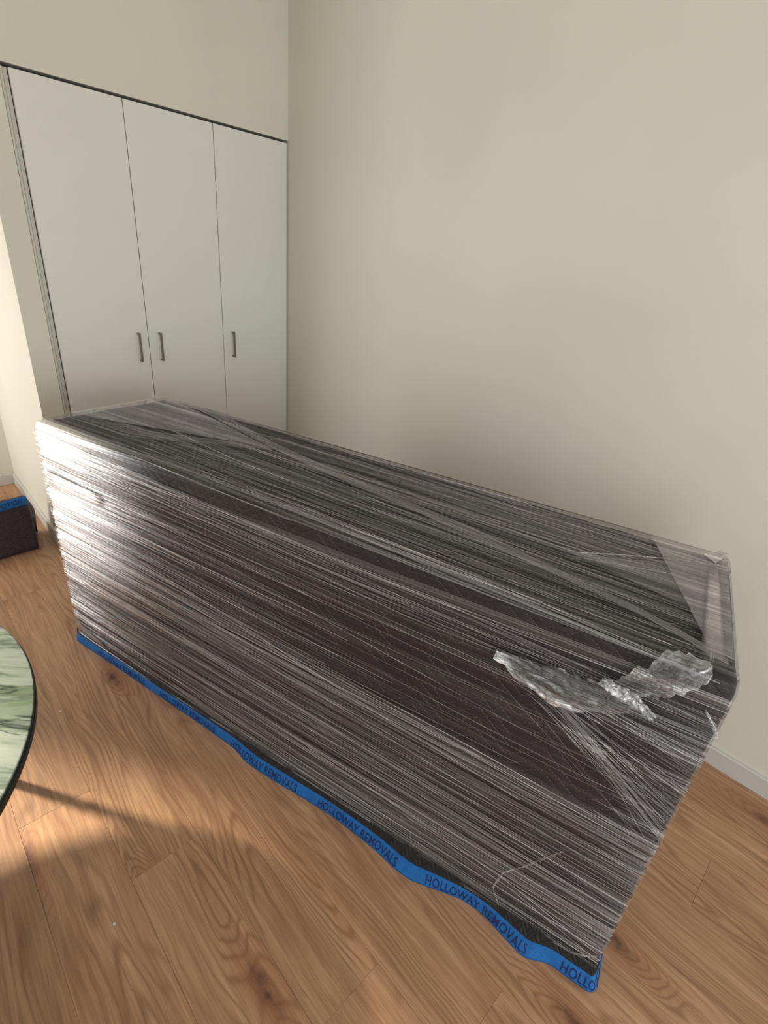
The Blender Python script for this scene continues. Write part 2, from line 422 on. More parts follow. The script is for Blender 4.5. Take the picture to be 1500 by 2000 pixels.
# ------------------------------------------------------------------ wardrobe
wd = empty('wardrobe', (-0.3, -0.72, 0))
tag(wd, 'tall built-in wardrobe with three flat off-white doors beside the room corner', 'wardrobe')
boxes('carcass', [((-0.60, -1.449, 0.0), (-0.045, -0.003, 2.396))], M_VOID, wd)
boxes('filler_panel', [((-0.03, -1.4500, 0.0), (-0.004, -1.4385, 2.398)), ((-0.03, -1.4375, 0.0), (-0.012, -1.4195, 2.398)),], M_FILLER, wd, bev=0.0015)
boxes('end_strip', [((-0.03, -0.0085, 0.0), (-0.006, -0.001, 2.398))], M_FILLER, wd, bev=0.001)
ys = [-1.418, -0.9572, -0.4887, -0.010]
hy = [-1.0148, -0.8947, -0.4274]
for i in range(3):
    d = boxes('door', [((-0.019, ys[i] + 0.0017, 0.09), (0, ys[i + 1] - 0.0017, 2.3985))], M_DOOR, wd, bev=0.0012)
    y = hy[i]
    bm = bmesh.new()
    pts = [(-0.0005, 1.166), (0.034, 1.166), (0.034, 1.314), (-0.0005, 1.314)]
    box_bm(bm, (0.024, y - 0.0055, 1.161), (0.033, y + 0.0055, 1.319), 0.0015, 2)
    box_bm(bm, (-0.0006, y - 0.0045, 1.1615), (0.028, y + 0.0045, 1.1705), 0.001, 1)
    box_bm(bm, (-0.0006, y - 0.0045, 1.3095), (0.028, y + 0.0045, 1.3185), 0.001, 1)
    h = bm_obj('handle', bm, M_METAL, d)
    h['label'] = 'brushed metal bow handle'
boxes('kickboard', [((-0.06, -1.42, 0.0), (-0.022, -0.012, 0.088))], M_DOOR, wd)

# ------------------------------------------------------------------ wrapped furniture
ANG = 0.267; CA, SA = math.cos(ANG), math.sin(ANG)
Bc = np.array([0.6362, -1.1445]); BW, BL, BH = 0.6086, 2.4126, 1.0982
ld = np.array([CA, SA]); wdv = np.array([SA, -CA])     # along the box / towards the camera side
A0 = Bc + wdv * BW                                      # near left floor corner
def loc3(s, f, z):
    """s along, f outwards from the near face, z up -> world"""
    s = np.asarray(s, float); f = np.asarray(f, float); z = np.asarray(z, float)
    s, f, z = np.broadcast_arrays(s, f, z)
    return np.stack([A0[0] + ld[0] * s + wdv[0] * f, A0[1] + ld[1] * s + wdv[1] * f, z], -1)
RC = 0.022
def profile(t, off=0.0, z0=0.0, rc=RC):
    """arc-length t -> (f, z, nf, nz) going up the near face, over the top, down the back"""
    t = np.asarray(t, float)
    h1 = BH - rc; a = rc * math.pi / 2; w1 = BW - 2 * rc
    T1, T2, T3, T4 = h1, h1 + a, h1 + a + w1, h1 + 2 * a + w1
    f = np.zeros_like(t); z = np.zeros_like(t); nf = np.zeros_like(t); nz = np.zeros_like(t)
    m = t < T1; f[m] = 0; z[m] = t[m]; nf[m] = 1
    m = (t >= T1) & (t < T2); th = (t[m] - T1) / rc
    f[m] = -rc + rc * np.cos(th); z[m] = h1 + rc * np.sin(th); nf[m] = np.cos(th); nz[m] = np.sin(th)
    m = (t >= T2) & (t < T3); f[m] = -rc - (t[m] - T2); z[m] = BH; nz[m] = 1
    m = (t >= T3) & (t < T4); th = (t[m] - T3) / rc
    f[m] = -BW + rc - rc * np.sin(th); z[m] = h1 + rc * np.cos(th); nf[m] = -np.sin(th); nz[m] = np.cos(th)
    m = t >= T4; f[m] = -BW; z[m] = h1 - (t[m] - T4); nf[m] = -1
    return f + nf * off, z + nz * off, nf, nz
TT = (BH - RC) * 2 + RC * math.pi + BW - 2 * RC        # full arc length
T_TOP = BH - RC + RC * math.pi / 2 - RC                 # t = T_TOP + v on the top (v measured from near edge)
def surf(s, t, off):
    s, t, off = np.broadcast_arrays(np.asarray(s, float), np.asarray(t, float), np.asarray(off, float))
    f, z, nf, nz = profile(t, off)
    return loc3(s, f, z)

ctr = loc3(BL / 2, -BW / 2, 0)
wf = empty('wrapped_furniture', tuple(float(v) for v in ctr))
tag(wf, 'long box-shaped furniture wrapped in dark quilted blankets and clear stretch film, on the wood floor', 'wrapped furniture')

def swept(name, s_arr, t_arr, off_fn, mat, end_round=0.02, caps=True, layers=None, uvscale=1.0, inset=0.0):
    """surface swept along s, end stations pulled in so that the ends are rounded"""
    s_in = np.asarray(s_arr); rows = []
    Sg, Tg = np.meshgrid(s_in, t_arr, indexing='ij')
    off = off_fn(Sg, Tg)
    P = surf(Sg, Tg, off)
    UV = np.stack([Sg, Tg], -1)
    # rounded end rings + cap ring collapsing to the centre of the end
    def ring(P0, cen, k, push):
        return cen + (P0 - cen) * k + push
    if caps:
        cz = BH / 2
        for end in (0, 1):
            base = P[0] if end == 0 else P[-1]
            sg = -1 if end == 0 else 1
            cen = loc3(s_in[0] if end == 0 else s_in[-1], -BW / 2, cz)
            dirv = np.array([ld[0], ld[1], 0]) * sg
            rings = []; uvs = []
            for a in (30, 60, 90):
                r = end_round
                sh = r * (1 - math.cos(math.radians(a)))
                k = np.linalg.norm(base - cen, axis=1)
                q = base + (cen - base) / k[:, None] * sh * 1.2 + dirv * r * math.sin(math.radians(a))
                rings.append(q)
            for kk in (0.8, 0.5, 0.2, 0.02):
                q = cen + dirv * end_round + (rings[2] - cen - dirv * end_round) * kk
                rings.append(q)
            R = np.stack(rings)
            du = np.cumsum([0.01, 0.01, 0.01, 0.08, 0.12, 0.12, 0.08])
            U = np.stack([UV[0 if end == 0 else -1] + np.array([sg * d, 0]) for d in du])
            if end == 0: P = np.concatenate([R[::-1], P]); UV = np.concatenate([U[::-1], UV])
            else: P = np.concatenate([P, R]); UV = np.concatenate([UV, U])
    me = grid_mesh(name, P, UV)
    if layers is not None:
        L = layers(UV[..., 0], UV[..., 1]); set_attr(me, 'layers', L); set_attr(me, 'highlight_gain', (1 - sstep(UV[..., 0], -.1, .95)) ** 1.5 * (.25 + .75 * sstep(UV[..., 1], .30, .75)) * (1 - sstep(UV[..., 1], BH - .02, BH + .05)))  # gloss raised at the upper left to strengthen the highlight
    return link(name, me, mat, wf, smooth=True)

# quilted blanket body
ER = 0.010
def blanket_off(s, t):
    o = -0.003 + 0.0045 * (vnoise(s * 6, t * 9, 3) - 0.5) + 0.003 * (vnoise(s * 16, t * 26, 5) - 0.5)
    # horizontal slack folds, lower right of the near face
    m = sstep(s, 1.5, 1.9) * (1 - sstep(s, 2.3, 2.41)) * sstep(t, 0.45, 0.6) * (1 - sstep(t, 0.85, 1.0))
    o = o + m * 0.006 * (vnoise(s * 3.5 + t * 2, t * 34 + s * 8, 9) - 0.5)
    return np.minimum(o, 0.0005)
blanket = swept('moving_blanket', np.linspace(ER, BL - ER, 420), np.linspace(0.062, TT - 0.03, 400), blanket_off, M_BLANKET, ER)

# stitches, real dashes of thread along the zigzag seams
def stitches():
    V = []; F = []
    step, dash = 0.0085, 0.0052
    k = 0
    for row in range(2, int((T_TOP + 0.62) / ZIG_SP) + 2):
        base = row * ZIG_SP
        u = ER
        while u < BL - ER:
            nseg = u
            u2 = u + dash
            t1 = base + float(zig(u)); t2 = base + float(zig(u2))
            # keep the length of a dash on steep parts
            if 0.09 < t1 < T_TOP + 0.59 and vnoise(u * 30, t1 * 30, 11) > 0.16 and vnoise(u * 5, t1 * 7, 17) > 0.52 - 0.3 * min(1, max(0, (u - .6) / 1.2)):
                j = 0.0012 * (float(vnoise(u * 25, row * 3.1, 2)) - .5)
                V.append((u, t1 + j)); V.append((u2, t2 + j)); k += 1
            u += step
    V = np.array(V); s, t = V[:, 0], V[:, 1]
    ob = blanket_off(s, t)
    hw = 0.00036
    a = surf(s, t, ob + 0.0012)
    lo = surf(s, t - hw, ob + 0.0002); hi = surf(s, t + hw, ob + 0.0002)
    P = np.stack([lo, a, hi], 1).reshape(-1, 3)
    F = []
    for i in range(0, len(V), 2):
        b = i * 3; c = b + 3
        F += [(b, c, c + 1, b + 1), (b + 1, c + 1, c + 2, b + 2), (b, b + 2, c + 2, c)]
    me = bpy.data.meshes.new('stitching')
    q = np.array(F, dtype=np.int32)
    me.vertices.add(len(P)); me.vertices.foreach_set('co', P.astype(np.float32).ravel())
    me.loops.add(q.size); me.loops.foreach_set('vertex_index', q.ravel())
    me.polygons.add(len(q)); me.polygons.foreach_set('loop_start', (np.arange(len(q)) * 4).astype(np.int32))
    me.polygons.foreach_set('loop_total', np.full(len(q), 4, dtype=np.int32))
    me.update(calc_edges=True)
    o = link('stitching', me, M_THREAD, blanket); o['kind'] = 'stuff'
    o['label'] = 'pale dashed zigzag thread'
stitches()

# stretch film ---------------------------------------------------------------
FO = 0.008
def film_layers(s, t):
    v = t - T_TOP
    front = 1 - sstep(t, BH - 0.05, BH)
    L = np.full(s.shape, 0.13)
    low = 1 - sstep(t, 0.585 - 0.02 + 0.04 * (1 - s / BL), 0.60 + 0.045 * (1 - s / BL))
    L = np.where(low > 0, L + low * (0.10 + 0.05 * (1 - sstep(s, 0.6, 1.6))), L)
    clear = sstep(s, 0.9, 1.75) * sstep(t, 0.59, 0.64) * (1 - sstep(t, 0.84, 0.98))
    L = L * (1 - 0.80 * clear)
    upper = sstep(t, 0.9, 0.99) * front
    L = L + 0.05 * upper * (1 - 0.4 * sstep(s, 1.2, 1.9))
    L = L + 0.04 * (1 - sstep(s, -0.1, 0.8)) * front  # denser at the left end to strengthen the highlight
    L = L * (1 - .95 * sstep(v, .50, .53) * (1 - sstep(v, .565, .585)) * sstep(s, .10, .14) * (1 - sstep(s, .5, .62)))                # gap in the film near the far left corner
    L = L + 0.20 * sstep(s, 2.28, 2.42) * front                     # film gathered on the right edge
    L = L + 0.03 * sstep(t, 0.15, 0.2) * front
    step = sstep(t, 0.53, 0.535) * (1 - sstep(t, 0.60, 0.605)) * front
    L = L + 0.07 * step
    top = sstep(t, BH - 0.01, BH + 0.02)
    L = L + top * 0.10
    L = L - top * 0.10 * sstep(v, 0.43, 0.5) * sstep(s, 0.5, 1.0) * (1 - sstep(s, 2.1, 2.2))
    L = L - top * 0.08 * (1 - sstep(v, 0.10, 0.2)) * (sstep(s, 0.3, 0.8)) 
    return np.clip(L, 0.015, 1)
def film_off(s, t):
    r = vnoise(s * 1.2, t * 95, 21) - 0.5
    r2 = vnoise(s * 0.8, t * 33, 22) - 0.5
    r3 = vnoise(s * 2.5, t * 9, 23) - 0.5
    edge = np.exp(-s / 0.03)
    jag = edge * 0.006 * (vnoise(t * 60, t * 0 + 3.3, 8))
    step = 0.006 * sstep(s, 2.3, 2.42) * sstep(t, 0.565, 0.575) * (1 - sstep(t, 0.60, 0.66))
    return FO + 0.0016 * r + 0.0020 * r2 + 0.001 * r3 + jag + step
t_rows = np.concatenate([np.linspace(0.058, 1.75, 760), np.linspace(1.76, TT - 0.08, 60)])
film = swept('stretch_film', np.linspace(ER, BL - ER, 130), t_rows, film_off, M_FILM, ER + 0.002, layers=film_layers)

def ribbon(path, width, off, nseg=14, sag=0.0, ridge=0.5, jitter=0.0):
    """path in (s, t) coordinates -> strip verts with a raised middle, joined later"""
    path = np.array(path, float)
    d = np.concatenate([[0], np.cumsum(np.linalg.norm(np.diff(path, axis=0), axis=1))])
    x = np.linspace(0, d[-1], nseg)
    s = np.interp(x, d, path[:, 0]); t = np.interp(x, d, path[:, 1])
    t = t - sag * np.sin(np.pi * x / d[-1])
    ds = np.gradient(s); dt = np.gradient(t); l = np.hypot(ds, dt) + 1e-9
    ns, nt = -dt / l, ds / l
    wv = width * (0.35 + 0.65 * np.sin(np.pi * np.clip(x / d[-1], 0.02, 0.98)) ** 0.5)
    if jitter: wv = wv * (1 + jitter * (RNG.random(nseg) - 0.5))
    s = np.clip(s, 0.0, BL); 
    a = surf(s - ns * wv / 2, t - nt * wv / 2, off); b = surf(s, t, off + width * ridge); c = surf(s + ns * wv / 2, t + nt * wv / 2, off)
    return np.stack([a, b, c], 1), np.stack([np.stack([s, t - wv / 2], -1), np.stack([s, t], -1), np.stack([s, t + wv / 2], -1)], 1)

class Ribbons:
    def __init__(self): self.V = []; self.UV = []; self.F = []; self.L = []; self.n = 0
    def add(self, path, width, off, dens, **kw):
        P, U = ribbon(path, width, off, **kw)
        k = P.shape[0]
        self.V.append(P.reshape(-1, 3)); self.UV.append(U.reshape(-1, 2)); self.L.append(np.full(k * 3, dens))
        i = np.arange(k - 1)[:, None]
        for c in (0, 1):
            self.F.append((self.n + np.concatenate([i * 3 + c, (i + 1) * 3 + c, (i + 1) * 3 + c + 1, i * 3 + c + 1], 1)))
        self.n += k * 3
    def build(self, name, mat, parent):
        V = np.concatenate(self.V); UV = np.concatenate(self.UV); F = np.concatenate(self.F); L = np.concatenate(self.L)
        me = bpy.data.meshes.new(name)
        me.vertices.add(len(V)); me.vertices.foreach_set('co', V.astype(np.float32).ravel())
        me.loops.add(F.size); me.loops.foreach_set('vertex_index', F.ravel().astype(np.int32))
        me.polygons.add(len(F)); me.polygons.foreach_set('loop_start', (np.arange(len(F)) * 4).astype(np.int32))
        me.polygons.foreach_set('loop_total', np.full(len(F), 4, dtype=np.int32))
        me.update(calc_edges=True)
        l = me.uv_layers.new(name='UVMap'); l.data.foreach_set('uv', UV[F.ravel()].astype(np.float32).ravel())
        set_attr(me, 'layers', L); set_attr(me, 'highlight_gain', .5 * (1 - sstep(UV[:, 0], .1, 1.1)) * (UV[:, 1] < BH))  # same highlight boost on the pull lines
        o = link(name, me, mat, parent, smooth=True); return o

R = Ribbons()
r_ = random.Random(5)
U = r_.uniform
def T(v): return T_TOP + v
OFF = FO + 0.0032
# near face: long pulled lines, fanning slightly
for k in range(330):
    z = U(0.085, 1.07)
    if 0.62 < z < 0.93 and r_.random() < 0.45: 
        s0 = U(-0.05, 0.4); s1 = s0 + U(0.5, 1.5)
    else:
        s0 = U(0.0, 0.9) if r_.random() < 0.6 else U(0, 1.9); s1 = min(BL, s0 + U(0.5, 2.2))
    s0 = max(s0, 0.0)
    dz = U(-0.05, 0.015) * (s1 - s0)
    wdt = U(0.0007, 0.0020) if r_.random() < 0.88 else U(0.003, 0.006)
    dens = U(0.3, 0.95) if wdt < 0.0025 else U(0.06, 0.2)
    if s0 + s1 > 2.2 and 0.62 < z < 0.93:
        if r_.random() < .6: continue
        dens *= 0.5
    z2 = max(0.07, min(1.075, z + dz))
    R.add([(s0, z), (s1, z2)], wdt, OFF, dens, sag=U(-0.004, 0.012), nseg=16)
# strong measured streaks on the near face
for path, wdt, dn in [([(0.03, .712), (.463, .692), (1.04, .637), (1.69, .559), (2.1, .53)], .004, .6),
                      ([(0.05, .700), (.463, .682), (1.04, .625), (1.60, .560)], .002, .7),
                      ([(0.06, .623), (.9, .552), (1.294, .521), (1.854, .479), (2.40, .45)], .003, .55),
                      ([(0.06, .612), (.9, .540), (1.5, .49)], .008, .25),
                      ([(0.08, .475), (.606, .462), (1.224, .412), (2.2, .36)], .002, .5),
                      ([(0.5, 1.05), (1.54, 1.03), (1.84, 1.03), (2.39, 1.0)], .003, .5),
                      ([(0.4, .985), (1.06, .977), (1.43, .96), (1.71, .947), (1.97, .957)], .0035, .6),
                      ([(0.9, .645), (1.42, .632), (1.91, .623), (2.41, .60)], .003, .6),
                      ([(1.0, .630), (1.6, .615), (2.41, .585)], .002, .6),
                      ([(1.2, .612), (1.9, .60), (2.41, .57)], .002, .5),
                      ([(.07, .189), (.56, .202), (1.01, .21), (1.8, .225), (2.39, .162)], .002, .6),
                      ([(.1, .86), (.9, .86), (1.6, .80), (2.35, .74)], .002, .45),
                      ([(.1, .90), (.9, .89), (1.75, .86), (2.0, .85)], .0025, .45),
                      ([(1.4, .24), (2.1, .20), (2.40, .13)], .003, .5), ([(1.8, .20), (2.15, .17), (2.40, .105)], .002, .6)]:
    R.add(path, wdt, OFF + .001, dn, nseg=30)
# wrap bottom lip
lipp = [(0.02, .063), (.58, .047), (1.0, .060), (1.14, .066), (1.35, .064), (1.65, .066), (1.91, .060), (2.03, .052), (2.17, .055), (2.36, .068), (2.405, .12)]
R.add(lipp, .004, OFF, .75, nseg=60, ridge=.6)
R.add([(a, b + .006) for a, b in lipp], .002, OFF + .001, .5, nseg=60)
# fan from the gathered tail to the right edge
for k in range(46):
    a = U(0, 1)
    p0 = (U(2.0, 2.18), 0.965 - 0.12 * a + U(-.01, .01)); p1 = (2.412, 0.98 - 0.40 * a + U(-.02, .02))
    R.add([p0, p1], U(.0008, .0022), OFF + .001, U(.25, .6))
for k in range(16):
    R.add([(2.06 + U(0, .05), .93 - .04 * U(0, 1)), (2.20, .83 + U(-.02, .01)), (2.40, .70 + U(-.05, .03))], U(.001, .004), OFF + .002, U(.2, .5))
for k in range(90):   # short gathers that end on the right edge
    z = U(.14, 1.0); L_ = U(.05, .16)
    R.add([(2.412 - L_, z + U(0, .02)), (2.412, z)], U(.0008, .0016), OFF + .001, U(.2, .5), nseg=6)
for k in range(120):   # and on the left edge
    z = U(.1, 1.06); L_ = U(.05, .3)
    R.add([(0.0, z), (L_, z - U(0, .01))], U(.0009, .0024), OFF + .001, U(.25, .7), nseg=6)
# top: long lines
for k in range(210):
    v = U(0.0, 0.58); s0 = U(0.25, 1.6) if v < .35 else U(.8, 1.8); s1 = min(2.38, s0 + U(.5, 1.9)); dv = -U(.02, .09) * (s1 - s0)
    wdt = U(.0008, .0022) if r_.random() < .85 else U(.004, .009)
    R.add([(s0, T(v)), (s1, T(max(0, v + dv)))], wdt, OFF, U(.25, .8) if wdt < .003 else U(.06, .16), nseg=14)
# diagonal bundle from the far left corner to the near right corner
for k in range(34):
    j = U(-.022, .022); j2 = U(-.03, .03)
    R.add([(.10 + U(0, .3), T(.595)), (.88, T(.41 + j)), (1.31, T(.32 + j)), (1.73, T(.243 + j2)), (2.255, T(.117 + j * .6)), (2.39, T(.05 + j * .5))], U(.001, .003), OFF + .003, U(.15, .55), nseg=24)
for k in range(26):
    j = U(-.02, .02)
    R.add([(.30 + j, T(.59)), (.63 + j * 2, T(.57)), (1.4 + U(-.2, .5), T(.555 + j * .3))], U(.001, .003), OFF + .003, U(.3, .7), nseg=14)
# lines over the left end of the top
for k in range(22):
    j = U(-.05, .05)
    R.add([(.0, T(.15 + j)), (.42, T(.16 + j)), (.9, T(.39 + j * .4))], U(.0008, .002), OFF + .002, U(.25, .55), nseg=14)
R.add([(.47, T(.27)), (.9, T(.20)), (1.5, T(.16))], .0035, OFF + .003, .8, nseg=16)
R.add([(.9, T(.33)), (1.3, T(.26)), (1.9, T(.19))], .0025, OFF + .003, .7, nseg=16)
R.add([(2.05, T(.32)), (2.13, T(.375)), (2.256, T(.449)), (2.39, T(.508))], .004, OFF + .004, .8, nseg=16)
R.add([(2.05, T(.29)), (2.2, T(.34)), (2.39, T(.40))], .003, OFF + .004, .6, nseg=16)
for k in range(14):
    R.add([(2.0 + U(-.02, .05), T(.30 + U(-.03, .03))), (2.2, T(.36 + U(-.04, .05))), (2.40, T(.44 + U(-.08, .08)))], U(.001, .003), OFF + .003, U(.2, .5), nseg=10)
# far top edge and end edges catch film
for k in range(7):
    R.add([(.2, T(.598 + U(-.006, .01))), (2.38, T(.598 + U(-.006, .01)))], U(.0015, .003), OFF, U(.4, .8), nseg=24)
for k in range(10):
    c0 = U(-.004, .004); R.add([(2.372 + c0, T(.58)), (2.368 + c0, T(.30)), (2.36 + c0, T(.03))], U(.002, .005), OFF + .004, U(.4, .8), nseg=16)
# curved crease low on the right
R.add([(2.24, .44), (2.20, .37), (2.165, .30), (2.115, .22), (2.10, .13), (2.13, .07)], .005, OFF + .002, .5, nseg=24, jitter=.8)
ropes = R.build('film_fold', M_ROPE, wf); ropes['kind'] = 'stuff'; ropes['label'] = 'fine taut pull lines in the clear film'

# extra film flaps over the top, and a highlight patch on the near face --------------------------------------------
def flap(name, corners, off, dens, mat, n=36, m=24, wr=0.0015, seed=1, parent=None, soft=0.0, highlight_gain=0.0):
    """four corners in (s,t): a-b one side, d-c the other"""
    a, b, c, d = [np.array(x, float) for x in corners]
    x = np.linspace(0, 1, n)[:, None, None]; y = np.linspace(0, 1, m)[None, :, None]
    ST = (a * (1 - x) + b * x) * (1 - y) + (d * (1 - x) + c * x) * y
    s, t = ST[..., 0], ST[..., 1]
    o = off + wr * (vnoise(s * 40, t * 60, seed) + 0.5 * vnoise(s * 110, t * 130, seed + 1))
    P = surf(s, t, o)
    me = grid_mesh(name, P, np.stack([s, t], -1))
    ex = np.minimum(x, 1 - x)[..., 0]; ey = np.minimum(y, 1 - y)[..., 0]
    fade = 0.02 + 0.98 * sstep(ex, 0, soft) * sstep(ey, 0, soft) if soft else 1.0
    set_attr(me, 'highlight_gain', (highlight_gain * fade) * np.ones(s.shape))
    set_attr(me, 'layers', dens * fade * (0.75 + 0.5 * vnoise(s * 18, t * 30, seed + 4)))
    return link(name, me, mat, parent or wf, smooth=True)
flap('film_flap', [(-.0, T(.13)), (.88, T(.385)), (.45, T(.50)), (-.0, T(.60))], OFF + .002, .34, M_FLAP, seed=2)
flap('film_flap', [(2.198, T(.595)), (2.36, T(.066)), (2.40, T(.06)), (2.40, T(.595))], OFF + .004, .50, M_FLAP, seed=3)
flap('film_flap', [(2.03, T(.30)), (2.37, T(.20)), (2.37, T(.50)), (2.10, T(.33))], OFF + .003, .20, M_FLAP, seed=5)
flap('film_flap', [(2.352, T(.48)), (2.338, T(.01)), (2.388, T(.01)), (2.380, T(.50))], OFF + .006, 1.0, M_FLAP, seed=6, soft=.28)
flap('film_flap', [(2.34, T(.54)), (2.37, T(.50)), (2.41, T(.60)), (2.39, T(.62))], OFF + .007, .8, M_CRUMPLE, seed=6)
flap('film_flap', [(0.02, .83), (.40, .845), (.40, .90), (0.02, .915)], OFF + .001, .5, M_CRUMPLE, seed=12, wr=.0015, soft=.3, highlight_gain=1.6)  # glossy patch added to paint the bright highlight on the near face
flap('film_flap', [(0.0, .10), (.22, .065), (.22, .085), (0.0, .16)], OFF + .002, .3, M_CRUMPLE, seed=14, soft=.3)

# crumpled loose tail of film -----------------------------------------------------
def tail(cl, widths, dens_fn, amp, n=150, m=26, seed=1, off=0.018):
    cl = np.array(cl, float)
    d = np.concatenate([[0], np.cumsum(np.linalg.norm(np.diff(cl, axis=0), axis=1))]); d /= d[-1]
    x = np.linspace(0, 1, n)
    s = np.interp(x, d, cl[:, 0]); t = np.interp(x, d, cl[:, 1]); wv = np.interp(x, d, widths)
    for _ in range(6):
        s[1:-1] = (s[:-2] + s[1:-1] * 2 + s[2:]) / 4; t[1:-1] = (t[:-2] + t[1:-1] * 2 + t[2:]) / 4
    ds, dt = np.gradient(s), np.gradient(t); l = np.hypot(ds, dt); ns, nt = -dt / l, ds / l
    y = np.linspace(-1, 1, m)[None, :]
    X = np.repeat(x[:, None], m, 1); Y = np.repeat(y, n, 0)
    ragged = 1 + 0.20 * (vnoise(X * 22, Y * 0 + np.sign(Y) * 3 + 7, seed) - 0.5) * 2
    Sg = s[:, None] + ns[:, None] * wv[:, None] * Y * ragged; Tg = t[:, None] + nt[:, None] * wv[:, None] * Y * ragged
    nz = np.abs(vnoise(X * 5 + Y * 2, Y * 5 + X * 3, seed + 2) - .5) * 2 + 0.45 * np.abs(vnoise(X * 13 + Y * 3, Y * 9 - X * 6, seed + 3) - .5) * 2 + .16 * vnoise(X * 60, Y * 14, seed + 5)
    O = off + amp * nz * (0.4 + 0.6 * (1 - Y ** 2))
    P = surf(Sg, Tg, O)
    me = grid_mesh('film_tail', P, np.stack([Sg, Tg], -1))
    fold = np.abs(np.gradient(O, axis=1)) / (1e-4 + np.abs(np.gradient(O, axis=1)).max())
    set_attr(me, 'layers', dens_fn(X, Y) * (0.6 + 2.6 * fold))
    return link('film_tail', me, M_CRUMPLE, wf)
e1 = lambda X, Y: 0.10 + 1.1 * np.exp(-((X - 0.02) / 0.10) ** 2) + 0.55 * sstep(-Y, 0.35, 0.9) * (1 - sstep(X, 0.4, 0.7)) + 0.1 * vnoise(X * 20, Y * 3, 4)
tail([(1.955, .955), (2.02, .945), (2.10, .935), (2.19, .95), (2.27, .985)], [.012, .030, .050, .045, .02], e1, .012, seed=3)
e2 = lambda X, Y: 0.3 + 0.95 * np.exp(-((Y + 0.1) / 0.5) ** 2) * sstep(X, .0, .15) * (1 - sstep(X, .8, 1))
tail([(2.185, 1.012), (2.24, .995), (2.30, .975)], [.012, .02, .007], e2, .016, n=70, m=20, seed=13, off=.026)
e3 = lambda X, Y: 0.09 + 0.30 * np.abs(Y) ** 3 + 0.25 * sstep(X, 0.6, 1)
tail([(2.215, 1.0), (2.26, 1.04), (2.31, 1.075), (2.36, T(.012))], [.012, .034, .034, .010], e3, .006, n=90, seed=23, off=.02)
# small knot at the right edge and twisted strands leading to it
tail([(2.375, 1.03), (2.40, 1.0), (2.412, .975)], [.002, .005, .004], lambda X, Y: 0.4 + 0 * X, .005, n=40, m=14, seed=31, off=.014)

# blanket skirt and blue hem -------------------------------------------------------
HEM = [(-0.012, .006), (.057, .006), (.166, .006), (.391, .007), (.551, .008), (.72, .009), (.874, .010), (1.02, .014), (1.078, .020), (1.113, .032),
       (1.181, .036), (1.313, .031), (1.409, .025), (1.531, .022), (1.64, .028), (1.723, .036), (1.80, .05), (1.865, .052), (1.952, .029),
       (2.029, .010), (2.101, .014), (2.175, .037), (2.236, .053), (2.268, .040), (2.30, .024), (2.343, .028), (2.405, .030)]
hs = np.array([h[0] for h in HEM]); hf = np.array([h[1] for h in HEM]) + .012
ss = np.linspace(-0.012, 2.405, 320)
ff = np.interp(ss, hs, hf)
for _ in range(8): ff[1:-1] = (ff[:-2] + 2 * ff[1:-1] + ff[2:]) / 4
low = loc3(ss, ff, 0.0015)
# round the right-hand corner and run back along the end
cs = np.linspace(0, 1, 26)[1:]
th = cs[:8] / cs[7] * math.pi / 2
cor = loc3(2.405 + 0.030 * np.sin(th), 0.012 + 0.030 * np.cos(th), 0.0015)
endl = loc3(2.435 + 0 * cs[8:], np.linspace(0.0, -0.16, len(cs) - 8), 0.0015)
low = np.concatenate([low, cor, endl]); N = len(low)
tan = np.gradient(low, axis=0); tan /= np.linalg.norm(tan, axis=1)[:, None]
outw = np.stack([tan[:, 1], -tan[:, 0], np.zeros(N)], -1)      # points away from the box
arc = np.concatenate([[0], np.cumsum(np.linalg.norm(np.diff(low, axis=0), axis=1))])
HEMW = 0.044
flare = np.concatenate([ff, np.full(25, .04)])
lean = 0.15 + np.clip((flare - .02) * 14, 0, .55) 
ripple = 0.0045 * (vnoise(arc * 26, arc * 0 + 1.5, 6) - .5) * 2
def hem_pt(h, off=0.0):
    """h 0..1 up the tape"""
    ang = lean * (1.0)
    p = low + outw * (ripple[:, None] * (1 - abs(2 * h - 1)) + off + 0.002 * math.sin(h * math.pi)) - outw * (np.sin(ang) * HEMW * h)[:, None]
    p = p + np.array([0, 0, 1]) * (np.cos(ang) * HEMW * h)[:, None]
    return p
nh = 9
front_side = [hem_pt(h) for h in np.linspace(0, 1, nh)]
back_side = [hem_pt(h, -0.0035) for h in np.linspace(1, 0, nh)]
P = np.stack(front_side + back_side, 1)
hem = link('blue_hem', grid_mesh('blue_hem', P, None, closed_v=True), M_HEM, wf, smooth=True)
hem['label'] = 'bright blue hem tape printed with navy lettering'
# skirt from the hem top back under the film
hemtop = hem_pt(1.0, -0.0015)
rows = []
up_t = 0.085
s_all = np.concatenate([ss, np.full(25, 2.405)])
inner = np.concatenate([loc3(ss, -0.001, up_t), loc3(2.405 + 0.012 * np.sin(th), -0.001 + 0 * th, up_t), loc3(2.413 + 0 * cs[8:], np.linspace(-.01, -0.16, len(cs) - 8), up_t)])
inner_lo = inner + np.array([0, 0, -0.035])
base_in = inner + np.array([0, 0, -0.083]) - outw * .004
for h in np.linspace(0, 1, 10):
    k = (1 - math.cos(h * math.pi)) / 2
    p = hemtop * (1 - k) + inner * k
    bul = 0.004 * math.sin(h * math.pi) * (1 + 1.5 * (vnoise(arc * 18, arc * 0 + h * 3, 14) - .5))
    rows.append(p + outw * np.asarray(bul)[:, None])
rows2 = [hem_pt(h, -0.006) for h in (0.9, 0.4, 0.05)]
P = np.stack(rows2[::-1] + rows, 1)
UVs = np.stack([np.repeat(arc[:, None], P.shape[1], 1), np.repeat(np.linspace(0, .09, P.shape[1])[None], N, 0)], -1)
link('blanket_skirt', grid_mesh('blanket_skirt', P, UVs), M_SKIRT, wf, smooth=True)

